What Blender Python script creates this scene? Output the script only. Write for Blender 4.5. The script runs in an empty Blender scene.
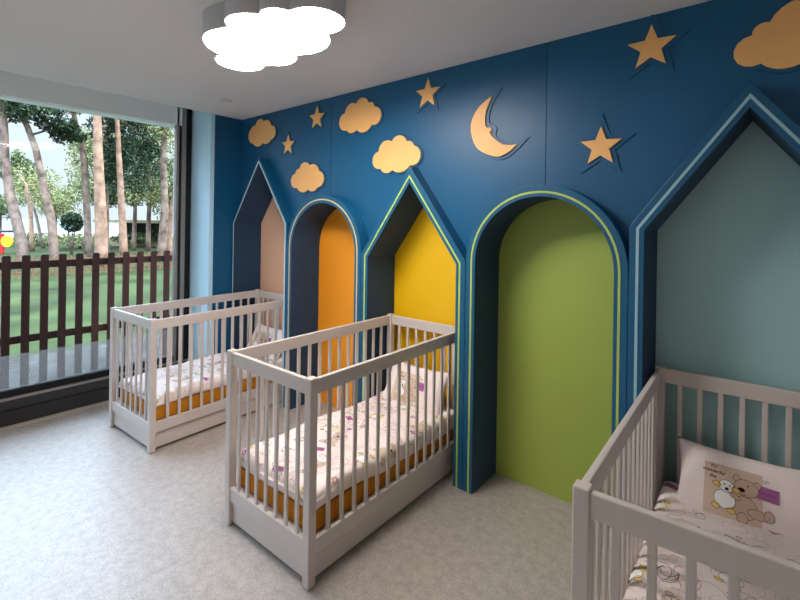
import bpy, bmesh, math, random
from mathutils import Vector, Matrix, noise

random.seed(7)
S = bpy.context.scene
COL = S.collection

# ------------------------------------------------------------------ camera, sky, sun, exposure
cam_d = bpy.data.cameras.new('camera'); cam = bpy.data.objects.new('camera', cam_d); COL.objects.link(cam)
yaw = math.radians(39.965); roll = math.radians(0.865)
fw = Vector((-math.sin(yaw), math.cos(yaw), 0)); rt = Vector((math.cos(yaw), math.sin(yaw), 0)); up = Vector((0, 0, 1))
r3 = rt * math.cos(roll) + up * math.sin(roll); u3 = up * math.cos(roll) - rt * math.sin(roll)
mw = Matrix((r3, u3, -fw)).transposed().to_4x4(); mw.translation = Vector((0, 0, 1.58))
cam.matrix_world = mw
cam_d.sensor_width = 36; cam_d.lens = 36 * 446.513 / 800
cam_d.shift_y = -(300 - 223.754) / 800
cam_d.clip_start = 0.02; cam_d.clip_end = 5000
S.camera = cam

w = bpy.data.worlds.new('sky'); S.world = w; w.use_nodes = True
nt = w.node_tree; nt.nodes.clear()
wo = nt.nodes.new('ShaderNodeOutputWorld'); bg = nt.nodes.new('ShaderNodeBackground')
tc = nt.nodes.new('ShaderNodeTexCoord'); sp = nt.nodes.new('ShaderNodeSeparateXYZ'); cr = nt.nodes.new('ShaderNodeValToRGB')
nt.links.new(tc.outputs['Generated'], sp.inputs[0]); nt.links.new(sp.outputs['Z'], cr.inputs[0])
cr.color_ramp.elements[0].position = 0.0; cr.color_ramp.elements[0].color = (0.13, 0.15, 0.168, 1)      # hazy horizon, brighter high sky
cr.color_ramp.elements[1].position = 0.62; cr.color_ramp.elements[1].color = (1.22, 1.62, 2.10, 1)
e = cr.color_ramp.elements.new(0.30); e.color = (0.14, 0.165, 0.19, 1)
nt.links.new(cr.outputs[0], bg.inputs[0]); nt.links.new(bg.outputs[0], wo.inputs[0])
bg.inputs[1].default_value = 6.0

sd = bpy.data.lights.new('sun', 'SUN'); sun = bpy.data.objects.new('sun', sd); COL.objects.link(sun)
sd.energy = 3.0; sd.angle = 0.01; sd.color = (1.0, 0.93, 0.80)
sun.rotation_euler = Vector((0.55, 0.45, 0.75)).to_track_quat('Z', 'Y').to_euler()   # the sun stands behind the building

S.view_settings.view_transform = 'Standard'; S.view_settings.look = 'None'
S.view_settings.gamma = 1.0; S.view_settings.exposure = 0.14; S.view_settings.use_curve_mapping = False

LAMP_E = 39.0       # strength of the cloud lamp's diffuser
FILL_LAMP_E = 7.0  # fill lamp added out of view behind the viewer to lift the room

# ------------------------------------------------------------------ materials
def lin(c):
    return tuple(((x / 255) / 12.92 if x / 255 <= 0.04045 else ((x / 255 + 0.055) / 1.055) ** 2.4) for x in c)
def mat(name, rgb, rough=0.5, spec=0.5, coat=0.0, nz=0.0, nscale=40, bump=0.0, bscale=200, emit=0, metal=0.0):
    m = bpy.data.materials.new(name); m.use_nodes = True
    t = m.node_tree; b = t.nodes['Principled BSDF']
    c = (*lin(rgb), 1)
    b.inputs['Base Color'].default_value = c; b.inputs['Roughness'].default_value = rough
    b.inputs['Specular IOR Level'].default_value = spec; b.inputs['Coat Weight'].default_value = coat
    b.inputs['Metallic'].default_value = metal
    tcn = t.nodes.new('ShaderNodeTexCoord')
    if nz:
        n = t.nodes.new('ShaderNodeTexNoise'); n.inputs['Scale'].default_value = nscale; n.inputs['Detail'].default_value = 5
        t.links.new(tcn.outputs['Object'], n.inputs['Vector'])
        r = t.nodes.new('ShaderNodeValToRGB')
        r.color_ramp.elements[0].position = 0.3; r.color_ramp.elements[1].position = 0.7
        r.color_ramp.elements[0].color = tuple(x * (1 - nz) for x in c[:3]) + (1,)
        r.color_ramp.elements[1].color = tuple(min(1, x * (1 + nz)) for x in c[:3]) + (1,)
        t.links.new(n.outputs['Fac'], r.inputs[0]); t.links.new(r.outputs[0], b.inputs['Base Color'])
    if bump:
        n2 = t.nodes.new('ShaderNodeTexNoise'); n2.inputs['Scale'].default_value = bscale; n2.inputs['Detail'].default_value = 3
        t.links.new(tcn.outputs['Object'], n2.inputs['Vector'])
        bp = t.nodes.new('ShaderNodeBump'); bp.inputs['Strength'].default_value = bump; bp.inputs['Distance'].default_value = 0.01
        t.links.new(n2.outputs['Fac'], bp.inputs['Height']); t.links.new(bp.outputs[0], b.inputs['Normal'])
    if emit:
        b.inputs['Emission Color'].default_value = c; b.inputs['Emission Strength'].default_value = emit
    return m
M = {}
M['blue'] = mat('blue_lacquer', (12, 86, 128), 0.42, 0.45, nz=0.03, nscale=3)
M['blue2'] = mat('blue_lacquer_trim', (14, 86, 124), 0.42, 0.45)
M['lining'] = mat('shaded_niche_lining', (40, 66, 92), 0.6, 0.3)  # shade inside the niches is put into this darker blue
M['bulk'] = mat('pale_bulkhead_paint', (242, 248, 246), 0.8, 0.2)
M['pale_blue'] = mat('pale_blue_paint', (194, 232, 250), 0.6)
M['ceiling'] = mat('ceiling_paint', (228, 224, 224), 0.9, 0.2, nz=0.01, nscale=2)
M['white'] = mat('white_paint', (235, 230, 226), 0.8, 0.2)
M['floor'] = None
M['wood'] = mat('birch_plywood', (255, 190, 118), 0.45, 0.4, nz=0.06, nscale=6)
M['pink'] = mat('peach_panel', (252, 202, 168), 0.5)
M['orange'] = mat('orange_panel', (255, 162, 34), 0.5)
M['yellow'] = mat('yellow_panel', (238, 188, 0), 0.5)
M['green'] = mat('green_panel', (160, 178, 80), 0.5, nz=0.02, nscale=4)
M['teal'] = mat('pale_teal_panel', (168, 208, 210), 0.5)
M['s_white'] = mat('stripe_white', (190, 215, 225), 0.5)
M['s_cream'] = mat('stripe_cream', (225, 200, 140), 0.5)
M['s_lime'] = mat('stripe_lime', (190, 215, 90), 0.5)
M['s_green'] = mat('stripe_green', (180, 200, 95), 0.5)
M['s_grey'] = mat('stripe_grey_blue', (150, 190, 200), 0.5)
M['seam'] = mat('dark_gap', (10, 30, 48), 0.8)
M['cot'] = mat('cot_lacquer', (204, 193, 187), 0.38, 0.5)
M['gold'] = mat('mustard_ticking', (196, 126, 26), 0.8, 0.2, nz=0.12, nscale=60, bump=0.3, bscale=300)
M['piping'] = mat('mustard_piping', (150, 95, 25), 0.8, 0.2)
M['sheet'] = mat('cream_cotton', (238, 222, 217), 0.9, 0.15, nz=0.03, nscale=9, bump=0.25, bscale=60)
M['p_brown'] = mat('print_brown', (104, 80, 76), 0.9, 0.1)
M['p_tan'] = mat('print_tan', (214, 190, 170), 0.9, 0.1)
M['p_bear'] = mat('print_bear_brown', (206, 176, 156), 0.9, 0.1)
M['p_beige'] = mat('print_beige', (236, 214, 170), 0.9, 0.1)
M['p_pink'] = mat('print_soft_pink', (190, 150, 156), 0.9, 0.1)
M['p_purple'] = mat('print_purple', (164, 92, 152), 0.9, 0.1)
M['p_white'] = mat('print_white', (240, 236, 232), 0.9, 0.1)
M['p_yellow'] = mat('print_yellow', (232, 196, 110), 0.9, 0.1)
M['p_dark'] = mat('print_black', (40, 34, 36), 0.9, 0.1)
M['frame_dark'] = mat('anthracite_aluminium', (44, 42, 42), 0.45, 0.4)
M['frame_black'] = mat('black_gasket', (16, 16, 17), 0.6, 0.3)
M['frame_grey'] = mat('grey_aluminium', (138, 130, 127), 0.4, 0.5, metal=0.2)
M['strip'] = mat('tan_edge_strip', (176, 162, 148), 0.6)
M['lamp_body'] = mat('lamp_body_white', (196, 194, 196), 0.6)
M['lamp_glow'] = mat('lamp_diffuser', (255, 250, 244), 0.6, emit=LAMP_E)
M['fill_glow'] = mat('fill_lamp_diffuser', (255, 244, 230), 0.6, emit=FILL_LAMP_E)
M['down'] = mat('downlight_trim', (210, 208, 206), 0.4)
M['down_in'] = mat('downlight_lens', (235, 232, 228), 0.4)
M['fence'] = mat('dark_brown_fence_wood', (50, 26, 19), 0.8, 0.2, nz=0.1, nscale=12)
M['fence_tan'] = mat('tan_fence_wood', (112, 84, 60), 0.8, 0.2)
M['bark'] = mat('pine_bark', (124, 104, 92), 0.9, 0.1, nz=0.6, nscale=4, bump=0.6, bscale=12)
M['bark2'] = mat('reddish_bark', (150, 118, 98), 0.9, 0.1, nz=0.45, nscale=4)
M['leaf_d'] = mat('pine_needles_dark', (46, 62, 44), 0.8, 0.2, nz=0.35, nscale=3)
M['leaf_o'] = mat('leaves_olive', (120, 122, 84), 0.8, 0.2, nz=0.3, nscale=3)
M['leaf_y'] = mat('leaves_yellow_green', (138, 140, 92), 0.8, 0.2, nz=0.3, nscale=3)
M['leaf_g'] = mat('leaves_mid_green', (84, 100, 68), 0.8, 0.2, nz=0.3, nscale=3)
M['grass'] = mat('lawn_grass', (50, 58, 32), 0.95, 0.1, nz=0.55, nscale=.9, bump=0.5, bscale=30)
M['paving'] = mat('grey_paving', (66, 62, 58), 0.85, 0.2, nz=0.8, nscale=5)
M['sand'] = mat('beach_sand', (150, 138, 124), 0.9)
M['sea'] = mat('sea_water', (84, 118, 138), 0.3)
M['beige'] = mat('beige_render', (190, 172, 140), 0.8)
M['dark'] = mat('dark_roof', (40, 44, 52), 0.7)
M['red'] = mat('red_plastic', (205, 36, 40), 0.5)
M['yplastic'] = mat('yellow_plastic', (240, 205, 40), 0.5)

def floor_mat():
    m = bpy.data.materials.new('grey_linoleum'); m.use_nodes = True; t = m.node_tree; b = t.nodes['Principled BSDF']
    tcn = t.nodes.new('ShaderNodeTexCoord')
    n1 = t.nodes.new('ShaderNodeTexNoise'); n1.inputs['Scale'].default_value = 22; n1.inputs['Detail'].default_value = 8; n1.inputs['Roughness'].default_value = 0.75
    n2 = t.nodes.new('ShaderNodeTexNoise'); n2.inputs['Scale'].default_value = 130; n2.inputs['Detail'].default_value = 4
    for n in (n1, n2): t.links.new(tcn.outputs['Object'], n.inputs['Vector'])
    mx = t.nodes.new('ShaderNodeMix'); mx.data_type = 'FLOAT'; mx.inputs[0].default_value = 0.45
    t.links.new(n1.outputs['Fac'], mx.inputs[2]); t.links.new(n2.outputs['Fac'], mx.inputs[3])
    r = t.nodes.new('ShaderNodeValToRGB'); r.color_ramp.elements[0].position = 0.36; r.color_ramp.elements[1].position = 0.64
    r.color_ramp.elements[0].color = (*lin((146, 136, 129)), 1); r.color_ramp.elements[1].color = (*lin((190, 180, 173)), 1)
    t.links.new(mx.outputs[0], r.inputs[0]); t.links.new(r.outputs[0], b.inputs['Base Color'])
    b.inputs['Roughness'].default_value = 0.34; b.inputs['Specular IOR Level'].default_value = 0.5
    bp = t.nodes.new('ShaderNodeBump'); bp.inputs['Strength'].default_value = 0.12; bp.inputs['Distance'].default_value = 0.004
    t.links.new(n2.outputs['Fac'], bp.inputs['Height']); t.links.new(bp.outputs[0], b.inputs['Normal'])
    return m
M['floor'] = floor_mat()

def glass_mat(name, haze):
    m = bpy.data.materials.new(name); m.use_nodes = True; t = m.node_tree; t.nodes.clear()
    o = t.nodes.new('ShaderNodeOutputMaterial'); tr = t.nodes.new('ShaderNodeBsdfTransparent'); gl = t.nodes.new('ShaderNodeBsdfGlossy')
    gl.inputs['Roughness'].default_value = 0.02; tr.inputs[0].default_value = (0.97, 0.98, 0.98, 1)
    fr = t.nodes.new('ShaderNodeFresnel'); fr.inputs[0].default_value = 1.12
    mx = t.nodes.new('ShaderNodeMixShader')
    t.links.new(fr.outputs[0], mx.inputs[0]); t.links.new(tr.outputs[0], mx.inputs[1]); t.links.new(gl.outputs[0], mx.inputs[2])
    out = mx
    if haze:
        df = t.nodes.new('ShaderNodeBsdfDiffuse'); df.inputs[0].default_value = (0.42, 0.40, 0.38, 1)
        ts = t.nodes.new('ShaderNodeBsdfTranslucent'); ts.inputs[0].default_value = (0.38, 0.37, 0.35, 1)
        ad = t.nodes.new('ShaderNodeMixShader'); ad.inputs[0].default_value = 0.6
        t.links.new(df.outputs[0], ad.inputs[1]); t.links.new(ts.outputs[0], ad.inputs[2])
        m2 = t.nodes.new('ShaderNodeMixShader'); m2.inputs[0].default_value = haze
        t.links.new(mx.outputs[0], m2.inputs[1]); t.links.new(ad.outputs[0], m2.inputs[2]); out = m2
    t.links.new(out.outputs[0], o.inputs[0]); return m
M['glass'] = glass_mat('clear_glass', 0); M['reflect_haze'] = glass_mat('painted_reflection_haze', 0.24)  # the hazy one imitates bright reflections low in the glass

# ------------------------------------------------------------------ mesh helpers
class MB:
    def __init__(s): s.bm = bmesh.new(); s.mats = []
    def mi(s, m):
        if m not in s.mats: s.mats.append(m)
        return s.mats.index(m)
    def poly(s, pts, m, smooth=False):
        f = s.bm.faces.new([s.bm.verts.new(p) for p in pts]); f.material_index = s.mi(m); f.smooth = smooth; return f
    def box(s, a, b, m):
        x0, y0, z0 = a; x1, y1, z1 = b
        v = [s.bm.verts.new(p) for p in ((x0,y0,z0),(x1,y0,z0),(x1,y1,z0),(x0,y1,z0),(x0,y0,z1),(x1,y0,z1),(x1,y1,z1),(x0,y1,z1))]
        k = s.mi(m)
        for q in ((3,2,1,0),(4,5,6,7),(0,1,5,4),(1,2,6,5),(2,3,7,6),(3,0,4,7)):
            s.bm.faces.new([v[i] for i in q]).material_index = k
        return s
    def prism(s, pts2, a0, a1, m, axis='Y'):
        """closed 2D outline extruded along an axis; outline in (x,z) for Y, (x,y) for Z, (y,z) for X"""
        def P(p, a):
            return (p[0], a, p[1]) if axis == 'Y' else ((p[0], p[1], a) if axis == 'Z' else (a, p[0], p[1]))
        A = [s.bm.verts.new(P(p, a0)) for p in pts2]; B = [s.bm.verts.new(P(p, a1)) for p in pts2]; k = s.mi(m); n = len(A)
        s.bm.faces.new(A).material_index = k; s.bm.faces.new(B[::-1]).material_index = k
        for i in range(n):
            s.bm.faces.new([A[i], B[i], B[(i+1) % n], A[(i+1) % n]]).material_index = k
        return s
    def tube(s, pts, rads, m, n=10):
        rings = []; k = s.mi(m)
        for i, p in enumerate(pts):
            p = Vector(p); d = Vector(pts[min(i+1, len(pts)-1)]) - Vector(pts[max(i-1, 0)]); d.normalize()
            a = d.orthogonal().normalized() if not rings else (lastA - d * lastA.dot(d)).normalized()
            lastA = a; b = d.cross(a)
            r = rads[i] if isinstance(rads, (list, tuple)) else rads
            rings.append([s.bm.verts.new(p + (a * math.cos(2*math.pi*j/n) + b * math.sin(2*math.pi*j/n)) * r) for j in range(n)])
        for A, B in zip(rings, rings[1:]):
            for j in range(n):
                f = s.bm.faces.new([A[j], A[(j+1) % n], B[(j+1) % n], B[j]]); f.material_index = k; f.smooth = True
        s.bm.faces.new(rings[0][::-1]).material_index = k; s.bm.faces.new(rings[-1]).material_index = k
        return s
    def build(s, name, parent=None, bevel=0.0, fix=True, seg=2):
        if fix: bmesh.ops.recalc_face_normals(s.bm, faces=s.bm.faces)
        me = bpy.data.meshes.new(name); s.bm.to_mesh(me); s.bm.free()
        for m in s.mats: me.materials.append(M[m])
        o = bpy.data.objects.new(name, me); COL.objects.link(o)
        if parent: o.parent = parent
        if bevel:
            b = o.modifiers.new('bevel', 'BEVEL'); b.width = bevel; b.segments = seg; b.limit_method = 'ANGLE'; b.angle_limit = math.radians(40)
            b.harden_normals = False
        return o
def tag(o, label=None, cat=None, group=None, kind=None):
    if label: o['label'] = label
    if cat: o['category'] = cat
    if group: o['group'] = group
    if kind: o['kind'] = kind
    return o
def empty(name, loc=(0, 0, 0), rz=0):
    o = bpy.data.objects.new(name, None); COL.objects.link(o); o.location = loc; o.rotation_euler = (0, 0, rz); o.empty_display_size = 0.1; return o
def copy_tree(o, parent=None):
    c = o.copy(); COL.objects.link(c)
    if parent: c.parent = parent
    for ch in o.children: copy_tree(ch, c)
    return c
def arc3(a, b, c, n=8):
    """points from a (kept) to c (left out) on the circle through a, b, c"""
    ax, ay = a; bx, by = b; cx, cy = c
    d = 2 * (ax*(by-cy) + bx*(cy-ay) + cx*(ay-by))
    if abs(d) < 1e-9: return [a]
    ux = ((ax*ax+ay*ay)*(by-cy) + (bx*bx+by*by)*(cy-ay) + (cx*cx+cy*cy)*(ay-by)) / d
    uy = ((ax*ax+ay*ay)*(cx-bx) + (bx*bx+by*by)*(ax-cx) + (cx*cx+cy*cy)*(bx-ax)) / d
    r = math.hypot(ax-ux, ay-uy)
    t0, t1, t2 = (math.atan2(q[1]-uy, q[0]-ux) for q in (a, b, c))
    def fwd(x, y): return (y - x) % (2*math.pi)
    if fwd(t0, t1) < fwd(t0, t2): sweep = fwd(t0, t2)
    else: sweep = -fwd(t2, t0)
    return [(ux + r*math.cos(t0 + sweep*i/n), uy + r*math.sin(t0 + sweep*i/n)) for i in range(n)]
def lobes(seq, n=8):
    """[cusp, mid, cusp, mid, ...] closed"""
    out = []
    for i in range(0, len(seq), 2): out += arc3(seq[i], seq[i+1], seq[(i+2) % len(seq)], n)
    return out
def offset(pts, d):
    """outward offset of a simple closed outline"""
    A = sum(pts[i][0]*pts[(i+1) % len(pts)][1] - pts[(i+1) % len(pts)][0]*pts[i][1] for i in range(len(pts)))
    s = 1 if A > 0 else -1; out = []
    for i, p in enumerate(pts):
        q0, q1 = pts[i-1], pts[(i+1) % len(pts)]
        tx, ty = q1[0]-q0[0], q1[1]-q0[1]; l = math.hypot(tx, ty) or 1
        out.append((p[0] + s*ty/l*d, p[1] - s*tx/l*d))
    return out

# ------------------------------------------------------------------ room shell
H = 2.585; YW = 2.38; YF = 2.29; YP = 2.59; XR = -4.055; XG = -4.425; XE = 1.25; YB = -2.6
tag(MB().box((-4.6, YB-.1, -.12), (XE+.1, 2.72, 0), 'floor').build('floor'), kind='structure')
b = MB(); b.box((XR, YB-.1, H), (XE+.1, 2.72, H+.22), 'ceiling'); b.box((-4.6, YB-.1, 2.76), (XR, 2.72, H+.22), 'ceiling')
tag(b.build('ceiling'), kind='structure')
tag(MB().box((XE, YB-.1, 0), (XE+.1, 2.72, H), 'white').build('wall_right'), kind='structure')
tag(MB().box((-4.6, YB-.1, 0), (XE, YB, 2.76), 'white').build('wall_rear'), kind='structure')
# window wall: bulkhead above the glass, pale blue return wall, dark blue pier
tag(MB().box((-4.62, YB, 2.50), (XG, 2.055, 2.76), 'bulk').build('wall_left'), kind='structure')
b = MB(); b.box((-4.62, 2.06, 0), (XR-.003, 2.10, 2.76), 'pale_blue')
tag(b.build('wall_corner'), kind='structure')
tag(MB().box((-4.12, 2.102, 0), (XR, 2.61, 2.76), 'blue').build('wall_pier'), kind='structure')

# niche outlines (outer outline, from left foot up and over to right foot) in x,z
XB = [-4.055, -3.17, -2.283, -1.405, -0.52, 0.36]
def house(x0, x1, eave, apex, ins=0.0):
    """ins: inset from the outer outline"""
    xm = (x0+x1)/2; hw = (x1-x0)/2; L = math.hypot(hw, apex-eave)
    s = (apex-eave)/hw
    k = ins * (L / hw)                       # vertical shift of a roof line moved inwards
    xl, xr = x0+ins, x1-ins
    return [(xl, 0), (xl, eave - k + s*ins), (xm, apex - k), (xr, eave - k + s*ins), (xr, 0)]
def arch(x0, x1, spring, crown, ins=0.0, n=28):
    xm = (x0+x1)/2; hw = (x1-x0)/2 - ins; hh = crown-spring-ins
    return [(x0+ins, 0)] + [(xm - hw*math.cos(math.pi*i/n), spring + hh*math.sin(math.pi*i/n)) for i in range(n+1)] + [(x1-ins, 0)]
NICHES = [
    ('house', 1.575, 2.17, 'pink', 's_white', 0.018, 'pointed house niche with peach back panel and white outline beside the window', .012),
    ('arch', 1.36, 1.80, 'orange', 's_cream', 0.033, 'round arch niche with orange back panel and cream outline', .010),
    ('house', 1.362, 1.965, 'yellow', 's_lime', 0.036, 'pointed house niche with yellow back panel and lime outline', .010),
    ('arch', 1.36, 1.80, 'green', 's_green', 0.034, 'round arch niche with green back panel reaching the floor and no cot in it', .011),
    ('house', 1.587, 2.18, 'teal', 's_grey', 0.030, 'largest looking pointed house niche with pale teal back panel at the right', .012)]
LEG = [0.034, 0.066, 0.068, 0.064, 0.064]
wall = MB(); wall.mi('blue')
for i, (kind, ev, ap, pc, sc, si, lab, sw) in enumerate(NICHES):
    x0, x1 = XB[i], XB[i+1]
    f = house if kind == 'house' else arch
    g = 0.0012
    root = tag(empty(('house_niche' if kind == 'house' else 'arch_niche'), ((x0+x1)/2, YF, 0)), lab, 'niche')
    def rel(p): return [(x-(x0+x1)/2, z) for x, z in p]
    out = rel(f(x0, x1, ev, ap, g)); inn = rel(f(x0, x1, ev, ap, LEG[i]))
    b = MB(); ring = out + inn[::-1]
    k = b.mi('blue2'); n = len(out); D = YP - YF
    vo = [[b.bm.verts.new((x, y, z)) for x, z in out] for y in (0, D)]; vi = [[b.bm.verts.new((x, y, z)) for x, z in inn] for y in (0, D)]
    for j in range(n-1):
        b.bm.faces.new([vo[0][j], vo[0][j+1], vi[0][j+1], vi[0][j]])
        b.bm.faces.new([vo[1][j+1], vo[1][j], vi[1][j], vi[1][j+1]])
        fo = b.bm.faces.new([vo[0][j+1], vo[0][j], vo[1][j], vo[1][j+1]])
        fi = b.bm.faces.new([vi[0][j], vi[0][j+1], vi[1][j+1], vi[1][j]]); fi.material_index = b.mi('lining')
        if kind == 'arch' and 0 < j < n-2: fo.smooth = fi.smooth = True
    for j in (0, n-1): b.bm.faces.new([vo[0][j], vi[0][j], vi[1][j], vo[1][j]])
    b.build('surround', root, bevel=0.0025)
    a1 = rel(f(x0, x1, ev, ap, si)); a2 = rel(f(x0, x1, ev, ap, si+sw))
    b = MB()
    for j in range(n-1):
        b.poly([(a1[j][0], 0, a1[j][1]), (a1[j+1][0], 0, a1[j+1][1]), (a2[j+1][0], 0, a2[j+1][1]), (a2[j][0], 0, a2[j][1])], sc)
    bmesh.ops.remove_doubles(b.bm, verts=b.bm.verts, dist=1e-5)
    r = bmesh.ops.extrude_face_region(b.bm, geom=b.bm.faces[:])
    for v in [e for e in r['geom'] if isinstance(e, bmesh.types.BMVert)]: v.co.y -= 0.0022
    tag(b.build('inlay_stripe', root), 'thin coloured line running round the frame')
    b = MB(); pp = rel(f(x0, x1, ev, ap, LEG[i]-0.02)); b.prism(pp, D+0.001, D+0.03, pc)
    tag(b.build('back_panel', root), lab.split(' with ')[1].split(' panel')[0] + ' panel')
    # wall piece above this niche, split at the seams
    oo = f(x0, x1, ev, ap, 0.012)
    top = oo[1:-1]
    xm = (x0+x1)/2
    pl = [(x0, H), (x0, top[0][1])] + top + [(x1, top[-1][1]), (x1, H)]
    if kind == 'arch':
        mid = len(top)//2; s = 0.0018
        left = [(x0, H), (x0, top[0][1])] + top[:mid] + [(xm-s, top[mid][1]), (xm-s, H)]
        right = [(xm+s, H), (xm+s, top[mid][1])] + top[mid+1:] + [(x1, top[-1][1]), (x1, H)]
        wall.prism(left, YW, YP-.02, 'blue'); wall.prism(right, YW, YP-.02, 'blue')
        wall.box((xm-.01, YW+.01, 1.78), (xm+.01, YW+.05, H), 'seam')
    else:
        wall.prism(pl, YW, YP-.02, 'blue')
wall.box((XB[-1], YW, 0), (XE, YP-.02, H), 'blue')
wall.box((-4.05, YP+.035, 0), (XE, YP+.09, H), 'blue')
tag(wall.build('wall_back'), kind='structure')

# ------------------------------------------------------------------ window
win = tag(empty('window_1', (XG, 0, 0)), kind='structure')
def wbox(name, lo, hi, m, bev=0.002):
    return MB().box(lo, hi, m).build(name, win, bevel=bev)
wbox('window_base', (-.12, YB+.002, .0), (0, 2.04, .196), 'frame_dark')
wbox('base_lip', (-.02, YB+.002, .118), (.006, 2.04, .124), 'frame_black', 0)
wbox('sill_strip', (-.10, YB+.002, .197), (.004, 2.04, .218), 'frame_grey')
wbox('bottom_gasket', (-.07, YB+.002, .219), (-.004, 1.91, .272), 'frame_black')
wbox('glass_pane', (-.045, YB+.002, .273), (-.037, 1.905, 2.498), 'glass', 0)
tag(wbox('reflection_band', (-.036, YB+.002, .274), (-.0345, 1.905, .53), 'reflect_haze', 0), 'greyish translucent band imitating reflections along the foot of the glass')
wbox('side_post', (-.07, 1.912, .219), (.0, 1.935, 2.757), 'frame_grey')
wbox('post_groove', (-.07, 1.936, .219), (-.006, 1.958, 2.757), 'frame_black')
wbox('side_post', (-.07, 1.959, .219), (.006, 2.0, 2.757), 'frame_grey')
wbox('side_cover', (-.07, 2.001, .219), (.010, 2.05, 2.757), 'frame_black')
tag(MB().box((XG+.001, YB+.01, 0.0), (XG+.055, 2.05, .006), 'strip').build('trim_1'), kind='structure')

# ------------------------------------------------------------------ ceiling lights
def cloud_lamp(loc, rz, glow, label):
    seq = [(-2.27,1.19),(-2.09,1.015),(-1.924,1.044),(-1.79,.99),(-1.697,1.064),(-1.615,1.055),(-1.567,1.122),(-1.425,1.235),(-1.616,1.385),(-1.74,1.49),(-1.949,1.453),(-2.07,1.52),(-2.206,1.439),(-2.42,1.38)]
    c = (-1.9, 1.25)
    o = lobes([(x-c[0], y-c[1]) for x, y in seq], 12)
    root = tag(empty('cloud_ceiling_lamp', loc, rz), label, 'ceiling lamp', None)
    o = offset(o, -.004); b = MB(); b.prism(o, -.118, -.001, 'lamp_body', 'Z'); b.build('lamp_body', root)
    i = offset(o, -.010)
    b = MB(); b.prism(i, -.1235, -.1185, glow, 'Z'); tag(b.build('diffuser', root), 'glowing white diffuser')
    return root
cloud_lamp((-1.9, 1.25, H), 0, 'lamp_glow', 'cloud shaped white ceiling lamp glowing over the cots')
cloud_lamp((-0.9, -1.3, H), 0.3, 'fill_glow', 'unseen cloud shaped fill lamp added behind the viewer')
dl = tag(empty('recessed_downlight', (-3.515, 1.908, H)), 'small round downlight set in the ceiling near the window corner', 'downlight')
b = MB(); n = 28
def ringpts(r, z): return [(r*math.cos(2*math.pi*j/n), r*math.sin(2*math.pi*j/n), z) for j in range(n)]
for (r0, z0, r1, z1) in ((.052, -.001, .050, -.007), (.050, -.007, .040, -.008), (.040, -.008, .036, -.002)):
    A, B = ringpts(r0, z0), ringpts(r1, z1)
    for j in range(n): b.poly([A[j], A[(j+1) % n], B[(j+1) % n], B[j]], 'down', True)
b.build('trim_ring', dl)
b = MB(); b.prism([(x, y) for x, y, z in ringpts(.0355, 0)], -.0045, -.0015, 'down_in', 'Z'); b.build('lens', dl)

# ------------------------------------------------------------------ shapes on the wall
def plaque(name, cat, label, face, back, group=None, t1=.007, t2=.010):
    cx = sum(p[0] for p in face)/len(face); cz = sum(p[1] for p in face)/len(face)
    r = tag(empty(name, (cx, YW, cz)), label, cat, group)
    re = lambda P: [(x-cx, z-cz) for x, z in P]
    b = MB(); b.prism(re(back), -t1, -.0003, 'blue'); tag(b.build('backing_plate', r, bevel=.0015), 'blue plate under the wooden shape')
    b = MB(); b.prism(re(face), -t1-t2, -t1-.0003, 'wood'); tag(b.build('wooden_face', r, bevel=.001), 'pale wooden face')
    return r
cl = {
 'A': [(-3.835,2.328),(-3.911,2.415),(-3.87,2.468),(-3.835,2.492),(-3.788,2.5),(-3.724,2.547),(-3.658,2.511),(-3.592,2.519),(-3.54,2.462),(-3.47,2.393),(-3.543,2.334),(-3.614,2.300),(-3.673,2.317),(-3.747,2.290)],
 'B': [(-2.535,2.294),(-2.618,2.365),(-2.553,2.429),(-2.510,2.487),(-2.432,2.481),(-2.364,2.518),(-2.303,2.469),(-2.262,2.465),(-2.241,2.431),(-2.175,2.355),(-2.269,2.303),(-2.346,2.255),(-2.424,2.286),(-2.485,2.265)],
 'C': [(-3.142,1.876),(-3.226,1.945),(-3.168,1.998),(-3.148,2.026),(-3.109,2.037),(-3.042,2.088),(-2.975,2.053),(-2.908,2.060),(-2.859,2.001),(-2.795,1.925),(-2.868,1.868),(-2.931,1.836),(-2.993,1.856),(-3.060,1.832)],
 'D': [(-2.174,1.973),(-2.252,2.040),(-2.193,2.098),(-2.158,2.158),(-2.068,2.157),(-1.998,2.194),(-1.933,2.143),(-1.898,2.142),(-1.87,2.109),(-1.811,2.035),(-1.902,1.979),(-1.975,1.936),(-2.06,1.957),(-2.122,1.938)],
 'E': [(-.049,2.265),(-.142,2.33),(-.08,2.389),(-.062,2.425),(-.023,2.428),(.075,2.500),(.175,2.455),(.225,2.45),(.245,2.40),(.315,2.34),(.225,2.275),(.16,2.235),(.095,2.252),(.02,2.228)]}
for k, lab, nm in (('A', 'small cloud at the far left by the corner, above the white-lined pointed niche', 'cloud'), ('B', 'cloud with the dark blue seam at its left, highest over the orange arch', 'cloud'),
               ('C', 'small cloud directly above the left side of the orange arch', 'cloud'), ('D', 'cloud behind the tip of the yellow pointed niche', 'cloud'),
               ('E', 'largest cloud, cut by the right edge of the photo above the teal niche', 'cloud')):
    o = lobes(cl[k]); plaque('wall_cloud', 'wall decoration', 'wooden ' + lab, o, offset(o, .013 if k != 'E' else .016))
def star(cx, cz, R, tilt=0, r=.42):
    return [(cx + (R if j % 2 == 0 else R*r)*math.sin(math.pi*j/5 + tilt), cz + (R if j % 2 == 0 else R*r)*math.cos(math.pi*j/5 + tilt)) for j in range(10)]
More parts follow.
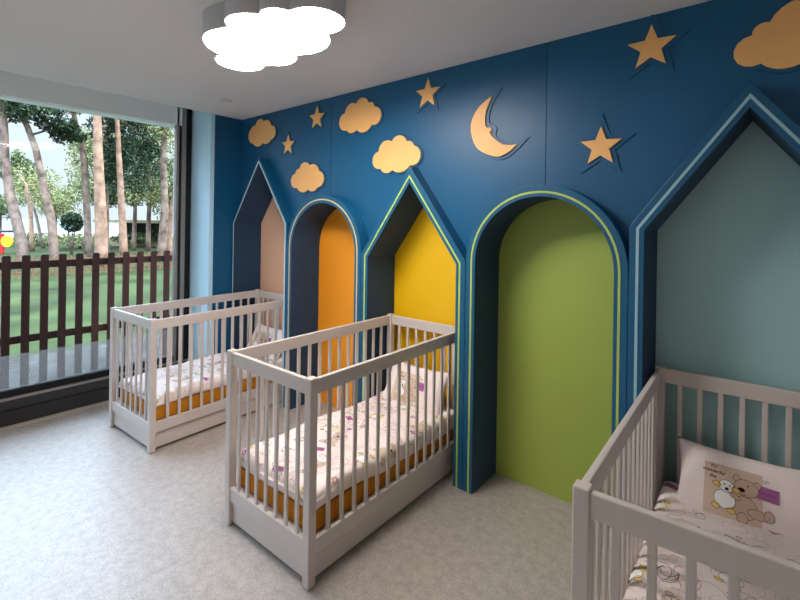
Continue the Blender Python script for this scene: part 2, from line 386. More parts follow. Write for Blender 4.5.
for cx, cz, R, tl, k, lab in ((-3.280,2.256,.092,.03,1.25,'smallest wooden star, between the corner cloud and the next star'),
                       (-2.892,2.440,.098,.02,1.25,'small wooden star near the ceiling left of the blue seam'),
                       (-1.762,2.440,.103,.03,1.45,'wooden star near the ceiling left of the moon'),
                       (-.674,1.983,.104,.02,1.6,'wooden star right of the seam above the green arch'),
                       (-.455,2.430,.108,.02,1.6,'wooden star next to the ceiling beside the largest cloud')):
    plaque('wall_star', 'wall decoration', lab, star(cx, cz, R, tl), star(cx, cz+.002, R*k, tl, .43))
def smooth_closed(P, corners, n=6):
    out = []; N = len(P)
    for i in range(N):
        p0, p1, p2, p3 = P[i-1], P[i], P[(i+1) % N], P[(i+2) % N]
        if i in corners: p0 = p1
        if (i+1) % N in corners: p3 = p2
        for j in range(n):
            t = j/n
            out.append(tuple(.5*((2*p1[q]) + (-p0[q]+p2[q])*t + (2*p0[q]-5*p1[q]+4*p2[q]-p3[q])*t*t + (-p0[q]+3*p1[q]-3*p2[q]+p3[q])*t**3) for q in (0, 1)))
    return out
mf = [(-1.286,2.345),(-1.381,2.284),(-1.429,2.181),(-1.387,2.049),(-1.266,1.984),(-1.19,1.995),(-1.125,2.040),(-1.209,2.049),(-1.272,2.095),(-1.297,2.129),(-1.283,2.143),(-1.298,2.160),(-1.316,2.160),(-1.330,2.186),(-1.325,2.257)]
mb = [(-1.225,2.385),(-1.375,2.300),(-1.441,2.181),(-1.400,2.040),(-1.268,1.968),(-1.17,1.980),(-1.055,2.075),(-1.150,2.046),(-1.235,2.080),(-1.262,2.115),(-1.256,2.150),(-1.278,2.176),(-1.300,2.185),(-1.308,2.215),(-1.290,2.290)]
plaque('wall_moon', 'wall decoration', 'wooden crescent moon with a little nose, left of the seam', smooth_closed(mf, (0, 6)), smooth_closed(mb, (0, 6)))

# ------------------------------------------------------------------ cots
CW, CL, CH = .677, 1.326, .90
def make_cot():
    root = empty('baby_cot')
    P = .042
    for x in (0, CW-P):
        for y in (0, CL-P):
            q = MB().box((x, y, .004), (x+P, y+P, CH+.007), 'cot').build('post', root, bevel=.004)
            tag(MB().box((x+.006, y+.006, 0), (x+P-.006, y+P-.006, .0039), 'frame_grey').build('foot_pad', q), 'grey foot pad')
    t = .022
    for y0 in (.007, CL-.007-t):
        MB().box((P-.001, y0, CH-.068), (CW-P+.001, y0+t, CH), 'cot').build('top_rail', root, bevel=.004)
        MB().box((P-.001, y0, .128), (CW-P+.001, y0+t, .200), 'cot').build('bottom_rail', root, bevel=.003)
        MB().box((P-.001, y0+(.015 if y0 < .1 else -.001), .020), (CW-P+.001, y0+(.023 if y0 < .1 else .007), .1215), 'cot').build('base_panel', root)
        for i in range(7):
            c = .1035 + .0783*i
            MB().box((c-.0105, y0+.005, .199), (c+.0105, y0+.017, CH-.067), 'cot').build('slat', root, bevel=.003)
    for x0 in (.007, CW-.007-t):
        MB().box((x0, P-.001, CH-.068), (x0+t, CL-P+.001, CH), 'cot').build('top_rail', root, bevel=.004)
        MB().box((x0, P-.001, .128), (x0+t, CL-P+.001, .200), 'cot').build('bottom_rail', root, bevel=.003)
        MB().box((x0+(.015 if x0 < .1 else -.001), P-.001, .020), (x0+(.023 if x0 < .1 else .007), CL-P+.001, .1215), 'cot').build('base_panel', root)
        for i in range(14):
            c = P + (CL-2*P)*(i+1)/15
            MB().box((x0+.005, c-.0105, .199), (x0+.017, c+.0105, CH-.067), 'cot').build('slat', root, bevel=.003)
    MB().box((.030, .030, .150), (CW-.030, CL-.030, .188), 'cot').build('mattress_base', root)
    return root

# printed motifs: lists of strokes and fills in metres around (0,0)
def circ(cx, cy, rx, ry=None, n=16, a0=0, a1=2*math.pi):
    ry = ry or rx
    return [(cx + rx*math.cos(a0+(a1-a0)*i/n), cy + ry*math.sin(a0+(a1-a0)*i/n)) for i in range(n+1)]
def m_bear(s=1, fill='p_bear'):
    L = [('f', circ(0, -.035, .034, .038), fill), ('f', circ(0, .022, .034, .029), fill), ('f', circ(-.028, .048, .012), fill), ('f', circ(.028, .048, .012), fill),
         ('f', circ(-.034, -.066, .020, .014), fill), ('f', circ(.040, -.062, .020, .014), fill)]
    for c in ((0, -.035, .034, .038), (0, .022, .034, .029), (-.028, .048, .012, .012), (.028, .048, .012, .012), (-.034, -.066, .020, .014), (.040, -.062, .020, .014)):
        L.append(('s', circ(*c), 'p_brown', .0016))
    L += [('f', circ(0, .016, .009, .007, 10), 'p_dark'), ('f', circ(-.012, .030, .003, .003, 8), 'p_dark'), ('f', circ(.012, .030, .003, .003, 8), 'p_dark')]
    L.append(('s', circ(0, .006, .009, .006, 8, math.pi, 2*math.pi), 'p_brown', .0014))
    return scale(L, s)
def m_lamb(s=1):
    L = [('f', circ(0, -.022, .032, .030), 'p_white'), ('f', circ(0, .022, .022, .020), 'p_white'), ('f', circ(-.028, .020, .013, .008), 'p_yellow'), ('f', circ(.028, .020, .013, .008), 'p_yellow'),
         ('f', circ(-.022, -.052, .013, .009), 'p_yellow'), ('f', circ(.022, -.052, .013, .009), 'p_yellow')]
    for c in ((0, -.022, .032, .030), (0, .022, .022, .020), (-.028, .020, .013, .008), (.028, .020, .013, .008), (-.022, -.052, .013, .009), (.022, -.052, .013, .009)):
        L.append(('s', circ(*c), 'p_brown', .0015))
    L += [('f', circ(.003, .014, .006, .005, 10), 'p_dark'), ('f', circ(-.006, .026, .0025, .0025, 8), 'p_dark'), ('f', circ(.010, .026, .0025, .0025, 8), 'p_dark')]
    return scale(L, s)
def m_flower(s=1, c='p_purple'):
    L = [('f', circ(.012*math.cos(a), .012*math.sin(a), .008), c) for a in [k*2*math.pi/5 for k in range(5)]]
    L.append(('f', circ(0, 0, .006, .006, 8), 'p_beige')); L.append(('s', [(0, -.014), (.004, -.03), (0, -.045)], c, .0016))
    return scale(L, s)
def m_stamp(w=.06, h=.034):
    L = [('r', (-w/2, -h/2, w/2, h/2), 'p_purple')]
    e = .004
    L.append(('s', [(-w/2+e, -h/2+e), (w/2-e, -h/2+e), (w/2-e, h/2-e), (-w/2+e, h/2-e), (-w/2+e, -h/2+e)], 'p_pink', .0012))
    for q in (-.3, .0, .3):
        L.append(('s', [(-w*.34 + w*.68*i/14, h*q*.7 + .0018*math.sin(i*2.3+q*9)) for i in range(15)], 'p_brown' if q == 0 else 'p_pink', .0013))
    return L
def m_sketch(s=1, c='p_pink', seed=0):
    r = random.Random(seed); L = []
    for k in range(4):
        a = r.uniform(0, 6); cx, cy = r.uniform(-.03, .03), r.uniform(-.03, .03); R = r.uniform(.012, .03)
        L.append(('s', circ(cx, cy, R, R*r.uniform(.6, 1), 14, a, a + r.uniform(3, 6)), c, .0013))
    return scale(L, s)
def m_scribble(w=.09, rows=3, c='p_pink', seed=0):
    r = random.Random(seed); L = []
    for k in range(rows):
        y = -k*.011; L.append(('s', [(-w/2 + w*i/22, y + r.uniform(-.0025, .0025)) for i in range(23)], c, .0011))
    return L
def scale(L, s):
    o = []
    for e in L:
        if e[0] == 'r': o.append(('r', tuple(v*s for v in e[1]), e[2]))
        elif e[0] == 't': o.append(e)
        else: o.append((e[0], [(x*s, y*s) for x, y in e[1]], e[2]) + ((e[3]*max(1, s*.8),) if e[0] == 's' else ()))
    return o
_txt = {}
def text_faces(body, size):
    if body not in _txt:
        c = bpy.data.curves.new('writing', 'FONT'); c.body = body; c.align_x = 'CENTER'; c.resolution_u = 2; c.shear = .15; c.offset = .012
        o = bpy.data.objects.new('writing', c); COL.objects.link(o)
        bpy.context.view_layer.update()
        me = o.to_mesh(); _txt[body] = ([tuple(v.co[:2]) for v in me.vertices], [tuple(p.vertices) for p in me.polygons]); o.to_mesh_clear()
        bpy.data.objects.remove(o); bpy.data.curves.remove(c)
    V, F = _txt[body]; return [(x*size, y*size) for x, y in V], F
WORDS = [('t', "it's", .0, .021, .019, 'p_brown'), ('t', "wonderful", 0, 0, .019, 'p_brown'), ('t', "day", 0, -.020, .019, 'p_brown')]
def print_on(b, surf, motif, at, rot=0, lift=.0012):
    """press a flat motif onto surf(u, v) -> (point, normal)"""
    ca, sa = math.cos(rot), math.sin(rot); layer = [0]
    def P(p, h):
        u, v = at[0] + p[0]*ca - p[1]*sa, at[1] + p[0]*sa + p[1]*ca
        q, nrm = surf(u, v); return q + nrm*(lift + h)
    bm = b.bm
    for e in motif:
        layer[0] += 1; h = layer[0]*.00014
        if e[0] == 'f':
            pts = e[1][:-1]; n = len(pts); k = b.mi(e[2]); cx = sum(p[0] for p in pts)/n; cy = sum(p[1] for p in pts)/n
            rings = [[bm.verts.new(P((cx+(x-cx)*f, cy+(y-cy)*f), h)) for x, y in pts] for f in (.5, 1)]
            c0 = bm.verts.new(P((cx, cy), h))
            for j in range(n):
                bm.faces.new([c0, rings[0][j], rings[0][(j+1) % n]]).material_index = k
                bm.faces.new([rings[0][j], rings[1][j], rings[1][(j+1) % n], rings[0][(j+1) % n]]).material_index = k
        elif e[0] == 'r':
            x0, y0, x1, y1 = e[1]; k = b.mi(e[2]); nx = max(2, int((x1-x0)/.012)); ny = max(2, int((y1-y0)/.012))
            g = [[bm.verts.new(P((x0+(x1-x0)*i/nx, y0+(y1-y0)*j/ny), h)) for i in range(nx+1)] for j in range(ny+1)]
            for j in range(ny):
                for i in range(nx): bm.faces.new([g[j][i], g[j][i+1], g[j+1][i+1], g[j+1][i]]).material_index = k
        elif e[0] == 's':
            raw = e[1]; pts = [raw[0]]; k = b.mi(e[2]); wd = e[3]; prev = None
            for p0, p1 in zip(raw, raw[1:]):
                m_ = max(1, int(math.dist(p0, p1)/.007)); pts += [(p0[0]+(p1[0]-p0[0])*j/m_, p0[1]+(p1[1]-p0[1])*j/m_) for j in range(1, m_+1)]
            for j, p in enumerate(pts):
                q0 = pts[max(j-1, 0)]; q1 = pts[min(j+1, len(pts)-1)]; tx, ty = q1[0]-q0[0], q1[1]-q0[1]; l = math.hypot(tx, ty) or 1
                nx_, ny_ = -ty/l*wd/2, tx/l*wd/2
                cur = (bm.verts.new(P((p[0]+nx_, p[1]+ny_), h+.0001)), bm.verts.new(P((p[0]-nx_, p[1]-ny_), h+.0001)))
                if prev: bm.faces.new([prev[0], prev[1], cur[1], cur[0]]).material_index = k
                prev = cur
        elif e[0] == 't':
            V, F = text_faces(e[1], e[4]); k = b.mi(e[5]); vs = [bm.verts.new(P((x+e[2], y+e[3]), h+.0006)) for x, y in V]
            for f in F:
                try: bm.faces.new([vs[i] for i in f]).material_index = k
                except ValueError: pass

def cloth_surface(hx, hy, z0, top, drop, seed):
    """rounded slab: u,v measured along the cloth from the centre; r is the edge rounding"""
    r = .045
    def prof(t, half):
        a = abs(t); s = 1 if t >= 0 else -1; flat = half - r
        if a <= flat: return t, 0.0
        q = (a - flat)/r
        if q <= math.pi/2: return s*(flat + r*math.sin(q)), -r*(1-math.cos(q))
        return s*half, -r - (a - flat - r*math.pi/2)
    def pos(u, v):
        x, dx = prof(u, hx); y, dy = prof(v, hy)
        n1 = noise.noise(Vector((u*3.2+seed, v*3.2, seed*1.7)))*.020 + noise.noise(Vector((u*9+seed, v*9, 3.1)))*.004
        n2 = noise.noise(Vector((u*7+seed, v*7, 9.3)))*.006
        puff = .012*max(0, 1-(u/hx)**2)*max(0, 1-(v/hy)**2)
        z = z0 + top + max(-drop, dx+dy + .0) + n1 + puff
        if dx < -.02: x += n2*(1 if u > 0 else -1) - (.004 if u > 0 else -.004)
        if dy < -.02: y += n2*(1 if v > 0 else -1) - (.004 if v > 0 else -.004)
        if dx+dy < -r*1.2: z -= .016*(v/hy) + .014*noise.noise(Vector((u*4, v*4, seed)))
        return Vector((x, y, z))
    def surf(u, v):
        e = .004; p = pos(u, v); n = (pos(u+e, v)-pos(u-e, v)).cross(pos(u, v+e)-pos(u, v-e))
        n.normalize(); return p, n
    ext = drop - r + r*math.pi/2
    return pos, surf, hx - r + ext, hy - r + ext

def make_bedding(seed, zt, prints):
    hx, hy = .301, .618
    pos, surf, U, V = cloth_surface(hx, hy, .300, zt, zt+.018, seed)
    b = MB(); k = b.mi('sheet'); nx, ny = 56, 110
    g = [[b.bm.verts.new(pos(-U + 2*U*i/nx, -V + 2*V*j/ny)) for i in range(nx+1)] for j in range(ny+1)]
    for j in range(ny):
        for i in range(nx):
            f = b.bm.faces.new([g[j][i], g[j][i+1], g[j+1][i+1], g[j+1][i]]); f.material_index = k; f.smooth = True
    ws = [g[0][i] for i in range(nx+1)] + [g[j][nx] for j in range(1, ny+1)] + [g[ny][i] for i in range(nx-1, -1, -1)] + [g[j][0] for j in range(ny-1, 0, -1)]
    lo = [b.bm.verts.new((v.co.x*.975, v.co.y*.985, v.co.z+.004)) for v in ws]
    for j in range(len(ws)):
        b.bm.faces.new([ws[j], lo[j], lo[(j+1) % len(ws)], ws[(j+1) % len(ws)]]).material_index = k
    for mo, at, rot in prints: print_on(b, surf, mo, at, rot)
    return b.build('bed_cover', fix=False)

def all_prints(seed):
    r = random.Random(seed); out = []
    kinds = [lambda: m_bear(1.0, 'p_tan'), lambda: m_lamb(1.1), lambda: WORDS, lambda: m_flower(.8), lambda: m_flower(1.0, 'p_pink'), lambda: m_sketch(1.3, 'p_pink', r.random()),
             lambda: m_stamp(), lambda: m_scribble(.1, 4, 'p_pink', r.random()), lambda: m_sketch(1.6, 'p_tan', r.random()), lambda: [('f', circ(0, 0, .05, .04), 'p_beige')] + m_lamb(1.0),
             lambda: m_sketch(1.2, 'p_brown', r.random())]
    for q in range(34):
        u, v = r.uniform(-.26, .26), r.uniform(-.58, .58)
        out.append((m_sketch(r.uniform(1.2, 2.4), r.choice(['p_pink', 'p_tan', 'p_tan', 'p_brown']), r.random()), (u, v), r.uniform(0, 6)))
    i = 0
    order = list(range(len(kinds)))
    for v in [-.60 + .125*q for q in range(10)]:
        for u in (-.27, -.135, 0, .135, .27):
            if i % len(order) == 0: r.shuffle(order)
            mo = kinds[order[i % len(order)]](); i += 1
            out.append((mo, (u + r.uniform(-.03, .03), v + r.uniform(-.03, .03)), r.uniform(-.5, .5)))
    return out

def make_pillow(seed, w=.50, h=.31, t=.058):
    def pos(u, v, side=1):
        a, c = u/(w/2), v/(h/2)
        pin = 1 - .09*(1-abs(c)**2)*abs(a)**3; pin2 = 1 - .11*(1-abs(a)**2)*abs(c)**3
        th = t*max(0, (1-abs(a)**2.6))**.55*max(0, (1-abs(c)**2.6))**.55
        nz = noise.noise(Vector((u*11+seed, v*11, side)))*.006*(min(1, th/.02))
        return Vector((u*pin, v*pin2, side*(th + nz)))
    def surf(u, v):
        e = .003; u = max(-w/2+.006, min(w/2-.006, u)); v = max(-h/2+.006, min(h/2-.006, v))
        n = (pos(u+e, v)-pos(u-e, v)).cross(pos(u, v+e)-pos(u, v-e)); n.normalize(); return pos(u, v), n
    b = MB(); k = b.mi('sheet'); nx, ny = 44, 30
    for side in (1, -1):
        g = [[b.bm.verts.new(pos(-w/2+w*i/nx, -h/2+h*j/ny, side)) for i in range(nx+1)] for j in range(ny+1)]
        for j in range(ny):
            for i in range(nx):
                q = [g[j][i], g[j][i+1], g[j+1][i+1], g[j+1][i]]
                f = b.bm.faces.new(q if side == 1 else q[::-1]); f.material_index = k; f.smooth = True
    bmesh.ops.remove_doubles(b.bm, verts=b.bm.verts, dist=.0006)
    # printed picture: tan square, teddy bear holding a lamb, words, purple label, signature
    print_on(b, surf, [('r', (-.098, -.10, .098, .10), 'p_tan')], (-.040, -.022))
    bear = []
    parts = [(.045, -.050, .040, .044), (.088, -.058, .034, .018), (.122, -.052, .016, .021), (.040, -.092, .018, .024), (.012, .052, .013, .013), (.078, .046, .013, .013), (.045, .024, .040, .032)]
    for c in parts: bear += [('f', circ(*c), 'p_bear'), ('s', circ(*c), 'p_brown', .0017)]
    bear += [('f', circ(.030, .014, .012, .008), 'p_dark'), ('f', circ(.050, .034, .003, .003, 8), 'p_dark'), ('s', circ(.034, .002, .010, .007, 8, math.pi, 2*math.pi), 'p_brown', .0015)]
    print_on(b, surf, bear, (-.040, -.010), -.05, .0020)
    print_on(b, surf, m_lamb(1.15), (-.062, -.026), -.1, .0044)
    print_on(b, surf, [('f', circ(0, 0, .020, .009), 'p_bear'), ('s', circ(0, 0, .020, .009), 'p_brown', .0016)], (-.030, -.030), -.4, .0062)
    print_on(b, surf, WORDS, (-.106, .040), -.05, .0024)
    print_on(b, surf, m_stamp(.070, .050), (.076, .012), -.03, .0026)
    print_on(b, surf, [('s', [(-.022+.0032*i, .004*math.sin(i*2.1)) for i in range(15)], 'p_dark', .0018), ('s', [(-.02+.004*i, -.009+.002*math.sin(i*2.7)) for i in range(11)], 'p_dark', .0016)], (.050, -.122))
    print_on(b, surf, [('s', circ(0, 0, .006, .005, 8), 'p_brown', .0014), ('s', circ(.010, .002, .005, .005, 8), 'p_brown', .0014)], (.064, .056))
    return b.build('pillow', fix=False)

def make_mattress():
    r = empty('cot_mattress')
    tk = MB().box((-.292, -.607, .001), (.292, .607, .108), 'gold').build('ticking', r, bevel=.012, seg=3)
    for z in (.009, .101):
        b = MB(); x, y = .2905, .6055
        b.tube([(-x, -y, z), (x, -y, z), (x, y, z), (-x, y, z), (-x, -y, z)], .0035, 'piping', 6); tag(b.build('piping', tk), 'darker stitched edge')
    return r

cot0 = make_cot(); mat0 = make_mattress(); pil0 = make_pillow(1.3)
COTS = [
    ((-2.1855, 1.2130), .929, 'grey white baby cot in the middle of the photo, pushed into the yellow niche', 'cot mattress with mustard sides in the cot at the yellow niche',
     'cream printed bed cover on the cot at the yellow niche', 'printed pillow leaning in the cot at the yellow niche', .080, 11),
    ((-3.8820, 1.1990), 3.012, 'grey white baby cot farthest left, beside the big window', 'cot mattress with mustard sides in the cot beside the window',
     'cream printed bed cover on the cot beside the window', 'printed pillow leaning in the cot beside the window', .072, 12),
    ((-.3950, 1.1850), 1.852, 'grey white baby cot cut off at the right edge, in front of the teal niche', 'cot mattress in the cot before the teal niche, hidden under its cover',
     'cream printed bed cover on the right hand cot before the teal niche', 'pillow with teddy and lamb picture and purple label, in the right hand cot', .085, 13)]
for i, ((x, y), rz, lc, lm, lb, lp, zt, sd_) in enumerate(COTS):
    rz = math.radians(rz); R = Matrix.Rotation(rz, 3, 'Z'); o = Vector((x, y, 0))
    c = cot0 if i == 0 else copy_tree(cot0)
    c.location = o; c.rotation_euler = (0, 0, rz); tag(c, lc, 'cot', 'baby cots along the blue wall')
    m = mat0 if i == 0 else copy_tree(mat0)
    m.location = o + R @ Vector((CW/2, CL/2, .189)); m.rotation_euler = (0, 0, rz); tag(m, lm, 'mattress', 'cot mattresses')
    s = make_bedding(sd_*1.37, zt, all_prints(sd_)); s.location = o + R @ Vector((CW/2, CL/2, 0)); s.rotation_euler = (0, 0, rz)
    tag(s, lb, 'bed cover', 'bed covers')
    p = pil0 if i == 0 else copy_tree(pil0)
    px, tilt = (.350, 60)
    p.location = o + R @ Vector((px, 1.175, 0.300+zt+.090)); p.rotation_euler = (Matrix.Rotation(rz, 3, 'Z') @ Matrix.Rotation(math.radians(tilt), 3, 'X')).to_euler()
    tag(p, lp, 'pillow', 'cot pillows')

# ------------------------------------------------------------------ outside
tag(MB().box((-6.6, -12, -.14), (-4.63, 16, -.02), 'paving').build('paved_path'), kind='structure')
tag(MB().box((-46, -40, -.2), (-6.6, 60, -.03), 'grass').build('lawn'), 'mown green lawn beyond the garden fence', 'lawn', kind='stuff')
tag(MB().box((-75, -60, -.25), (-46, 90, -.05), 'sand').build('beach_ground'), kind='structure')
tag(MB().box((-2500, -1500, -.4), (-75, 2500, -.1), 'sea').build('sea'), kind='structure')

def fence(name, X, y0, y1, pitch, wd, ht, rails, m, label, z0=-.02, ext=0):
    r = tag(empty(name, (X, y0, z0)), label, 'fence')
    n = int((y1-y0)/pitch)
    for i in range(n):
        y = i*pitch + ext
        b = MB(); b.prism([(y-wd/2, 0), (y+wd/2, 0), (y+wd/2, ht-.01), (y+wd/2-.01, ht), (y-wd/2+.01, ht), (y-wd/2, ht-.01)], .0, .022, m, 'X'); b.build('picket', r)
    for a, c in rails:
        MB().box((-.036, -.1, a), (-.001, y1-y0+.1, c), m).build('rail', r, bevel=.003)
    return r
fence('picket_fence', -5.5, .55, 3.3, .1437, .062, 1.245, ((1.115, 1.185), (.405, .475)), 'fence', 'dark brown picket fence standing close outside the window')
fence('picket_fence', -15.2, 1.5, 9.2, .17, .055, .58, ((.44, .50), (.12, .18)), 'fence_tan', 'low tan picket fence far out on the lawn, seen between the dark pickets', -.03)

alt = {'leaf_d': 'leaf_g', 'leaf_y': 'leaf_o', 'leaf_g': 'leaf_y'}
def leaves(b, c, rx, rz, m, n, size):
    rnd = random
    for _ in range(n):
        while True:
            x, y, z = rnd.uniform(-1, 1), rnd.uniform(-1, 1), rnd.uniform(-1, 1)
            if x*x+y*y+z*z <= 1: break
        k = noise.noise(Vector((c[0]+x*2.2, c[1]+y*2.2, c[2]+z*2.2)))
        if k < -.12: continue
        p = Vector((c[0]+x*rx, c[1]+y*rx, c[2]+z*rz)); s = size*rnd.uniform(.6, 1.4)
        d = Vector((rnd.gauss(0, 1), rnd.gauss(0, 1), rnd.gauss(0, 1))).normalized(); e = d.orthogonal().normalized()
        e = Matrix.Rotation(rnd.uniform(0, 6.28), 3, d) @ e; g = d.cross(e)
        mm = alt.get(m, m) if rnd.random() < .3 else m
        b.poly([p - e*s - g*s*.25, p + e*s - g*s*.25, p + e*s*.7 + g*s*.5, p - e*s*.6 + g*s*.45], mm)
def tree(label, trunk, rad, bark, crowns, branches=()):
    base = Vector(trunk[-1]); base.z = -.03
    r = tag(empty('pine_tree', base), label, 'tree', 'trees on the lawn beyond the fence')
    pts = [Vector(p) - base for p in trunk[::-1]]; pts[0].z = 0
    fine = []
    for i in range(len(pts)-1):
        for j in range(4): fine.append(pts[i].lerp(pts[i+1], j/4))
    fine.append(pts[-1]); fine = [fine[0]] + [(fine[i-1]+fine[i]*2+fine[i+1])/4 + Vector((0, noise.noise(fine[i]*1.3)*.03, 0)) for i in range(1, len(fine)-1)] + [fine[-1]]
    n = len(fine)
    MB().tube(fine, [rad*(1.25 - .7*i/n) for i in range(n)], bark, 9).build('trunk', r)
    for bp in branches:
        MB().tube([Vector(q)-base for q in bp], [rad*.5, rad*.35, rad*.18][:len(bp)], bark, 6).build('branch', r)
    for c, rx, rz, col in crowns:
        cc = Vector(c) - base
        k = min(fine, key=lambda q: (q-cc).length)
        MB().tube([k, (k+cc)/2+Vector((0, 0, .1)), cc], [rad*.4, rad*.25, rad*.12], bark, 6).build('branch', r)
        b = MB(); vol = rx*rx*rz
        for q in range(7):      # a crown is a handful of loose clumps
            a = Vector((random.gauss(0, .42)*rx, random.gauss(0, .42)*rx, random.gauss(0, .42)*rz))
            leaves(b, tuple(cc + a), rx*.6, rz*.55, col, int(420 + 110*vol), .062)
        tag(b.build('foliage', r, fix=False), kind='stuff')
TR = [
 ('leaning pine trunk at the left edge of the window view', [(-20.21,2.63,7.55),(-19.9,2.89,5.2),(-19.83,2.95,3.52),(-19.63,3.12,2.01),(-19.36,3.35,.67),(-19.3,3.4,-.03)], .15, 'bark', [((-19.78,2.8,6.2),.8,.5,'leaf_d')]),
 ('curved pine trunk under the dark crown, second from the left', [(-20.65,2.92,6.19),(-19.97,3.48,4.98),(-19.67,3.74,3.95),(-19.41,3.95,2.57),(-19.21,4.12,1.35),(-19.12,4.2,-.03)], .12, 'bark', [((-19.58,3.81,5.41),1.0,.7,'leaf_d'),((-19.6,4.55,4.75),.62,.45,'leaf_d')]),
 ('slim dark leaning trunk left of the thick pale trunk', [(-20.85,4.7,7.62),(-20.48,5.02,5.53),(-20.2,5.25,4.21),(-20.1,5.34,2.68),(-19.97,5.44,-.03)], .105, 'bark', [((-20.6,4.91,6.3),.7,.45,'leaf_y')]),
 ('thick straight pale pine trunk in the middle of the window view', [(-17.55,4.86,6.93),(-17.44,4.96,3.9),(-17.37,5.02,2.23),(-17.29,5.08,-.03)], .165, 'bark2', [((-18.43,5.43,6.1),.9,.5,'leaf_y')]),
 ('thin straight trunk just right of the thick pale trunk', [(-21.87,6.46,5.8),(-21.81,6.51,3.25),(-21.74,6.57,-.03)], .09, 'bark', [((-19.76,6.28,5.48),.85,1.0,'leaf_d')]),
 ('reddish trunk below the big dark green crown', [(-19.22,6.07,5.37),(-19.07,6.19,2.7),(-18.95,6.3,-.03)], .12, 'bark2', [((-20.39,6.39,3.9),.62,1.2,'leaf_d'),((-20.73,7.42,5.19),1.1,1.05,'leaf_d')]),
 ('straight trunk near the window post', [(-18.85,7.69,6.43),(-18.91,7.64,3.8),(-18.83,7.71,1.99),(-18.93,7.62,-.03)], .14, 'bark', [((-18.87,7.6,5.9),.95,.9,'leaf_y'),((-22.53,8.52,4.17),1.5,1.2,'leaf_d')]),
 ('crooked trunk leaning right, partly behind the window post', [(-20.23,9.14,4.51),(-20.62,8.82,2.71),(-20.74,8.71,1.37),(-20.72,8.73,-.03)], .13, 'bark2', [((-25.74,11.05,3.56),1.1,1.7,'leaf_g')]),
 ('far thin tree between the two left trunks', [(-28.27,5.01,3.21),(-28.07,5.18,1.74),(-28.01,5.23,-.03)], .09, 'bark2', [((-29.65,6.47,3.11),1.4,1.1,'leaf_y'),((-31.31,5.07,4.3),.6,.8,'leaf_g')]),
 ('far forked little tree with bare branches, left half of the view', [(-30.59,5.68,2.56),(-30.33,5.9,1.22),(-30.1,6.09,-.03)], .08, 'bark', [((-36.03,6.33,3.65),1.1,1.1,'leaf_y')]),
 ('far yellow green tree behind the thick pale trunk', [(-26.3,7.0,4.6),(-26.2,7.0,2.4),(-26.2,7.0,-.03)], .10, 'bark', [((-26.07,6.86,4.98),.85,1.9,'leaf_y'),((-32.67,9.15,4.03),1.0,1.9,'leaf_y')]),
 ('far broad yellow green tree over the pavilion roof', [(-26.9,10.2,2.6),(-26.8,10.1,1.3),(-26.8,10.1,-.03)], .12, 'bark', [((-26.8,10.16,2.8),2.1,.8,'leaf_y')]),
]
for t in TR: tree(*t)
FAR = [('olive tree low behind the curved pine trunk', (-33.5, 7.3), 2.6, 1.5, 1.2, 'leaf_y'), ('dense olive tree between the slim trunk and the pale trunk', (-27.5, 8.2), 2.9, 1.1, 1.0, 'leaf_g'),
       ('dense dark tree right of the reddish trunk, standing behind it', (-25.5, 8.9), 3.6, 1.5, 1.3, 'leaf_d'), ('olive tree filling the view beside the window post', (-24.5, 10.4), 3.2, 1.3, 1.4, 'leaf_y'),
       ('tall yellow green tree high above the reddish trunk', (-25.0, 9.4), 5.4, 1.7, 1.1, 'leaf_y'), ('far grey green tree at the left edge behind the first trunk', (-36.5, 5.2), 2.4, 1.4, 1.1, 'leaf_g')]
for lab, (x, y), z, rx, rz, c in FAR:
    tree(lab, [(x+.1, y, z), (x, y+.05, z*.5), (x, y, -.03)], .10, 'bark', [((x, y, z), rx, rz, c)])
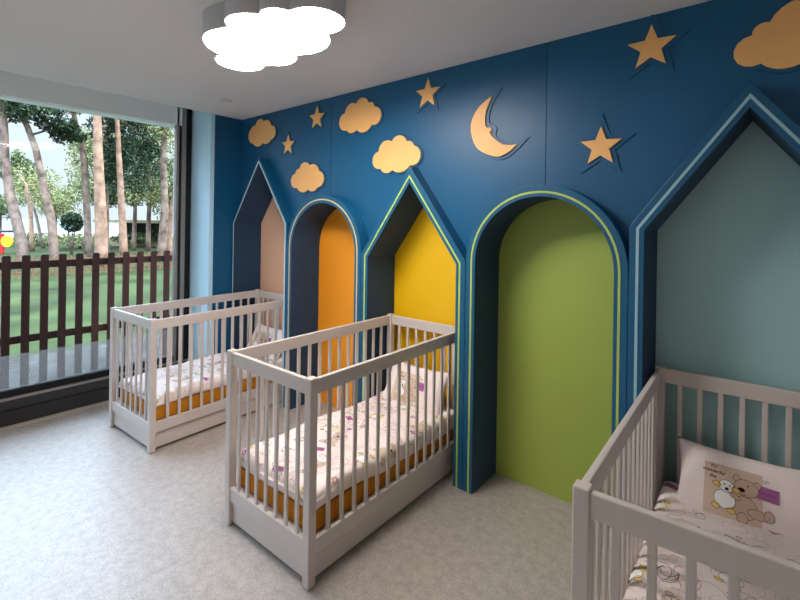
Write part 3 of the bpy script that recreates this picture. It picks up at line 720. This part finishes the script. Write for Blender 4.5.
def bush(label, c, rx, rz, col):
    base = Vector((c[0], c[1], -.03)); r = tag(empty('garden_bush', base), label, 'bush', 'bushes on the lawn beyond the fence')
    for k in range(3):
        a = k*2.1; MB().tube([(0, 0, 0), (.1*math.cos(a), .1*math.sin(a), c[2]*.5), (rx*.4*math.cos(a), rx*.4*math.sin(a), c[2])], [.04, .03, .015], 'bark', 6).build('stem', r)
    b = MB(); leaves(b, (0, 0, c[2]+.03), rx, rz, col, int(1500+500*rx), .06); tag(b.build('foliage', r, fix=False), kind='stuff')
bush('round dark green clipped bush on a stem left of the thick pale trunk', (-22.9,5.6,1.44), .42, .42, 'leaf_d')
bush('low hedge bush at the left behind the leaning trunks', (-32.98,6.29,.35), 1.2, .4, 'leaf_g')
bush('low yellow green bush behind the dark slim trunk', (-28.59,7.36,.45), 1.5, .35, 'leaf_y')
bush('low bush in front of the pavilion', (-28.9,10.1,.5), 1.2, .35, 'leaf_g')
bush('tall bush beside the window post', (-28.09,11.69,.8), 1.0, .7, 'leaf_g')
# garden pavilion
pv = tag(empty('garden_pavilion', (-28.5, 10.1, -.03)), 'beige flat roofed garden pavilion far behind the right hand trunks', 'pavilion')
dv = Vector((2.32, 1.95, 0)).normalized(); ang = math.atan2(dv.y, dv.x); pv.rotation_euler = (0, 0, ang)
MB().box((-2.4, -.3, 1.42), (2.6, 2.4, 1.60), 'beige').build('roof', pv, bevel=.01)
for x in (-2.2, -.7, .8, 2.3): MB().box((x-.06, -.2, 0), (x+.06, -.08, 1.42), 'beige').build('column', pv)
MB().box((-2.3, 2.2, 0), (2.5, 2.3, 1.42), 'dark').build('rear_wall', pv)
MB().box((-2.0, .9, .0), (1.6, 1.0, .45), 'beige').build('bench_wall', pv)
# play tower at the left edge
pt = tag(empty('play_tower', (-26.4, 3.95, -.03), .7), 'red and yellow children\'s play tower at the left edge of the window view', 'play tower')
MB().box((-.9, -.3, .95), (.35, .3, 1.05), 'dark').build('canopy', pt, bevel=.02)
for x in (-.8, -.35): MB().box((x-.06, -.25, 0), (x+.06, -.13, .95), 'white').build('pole', pt)
MB().box((-.15, -.3, 0), (.22, -.22, .92), 'red').build('side_panel', pt, bevel=.02)
b = MB(); b.prism(circ(.42, .58, .26, .26, 24)[:-1], -.36, -.31, 'yplastic'); b.build('round_panel', pt)
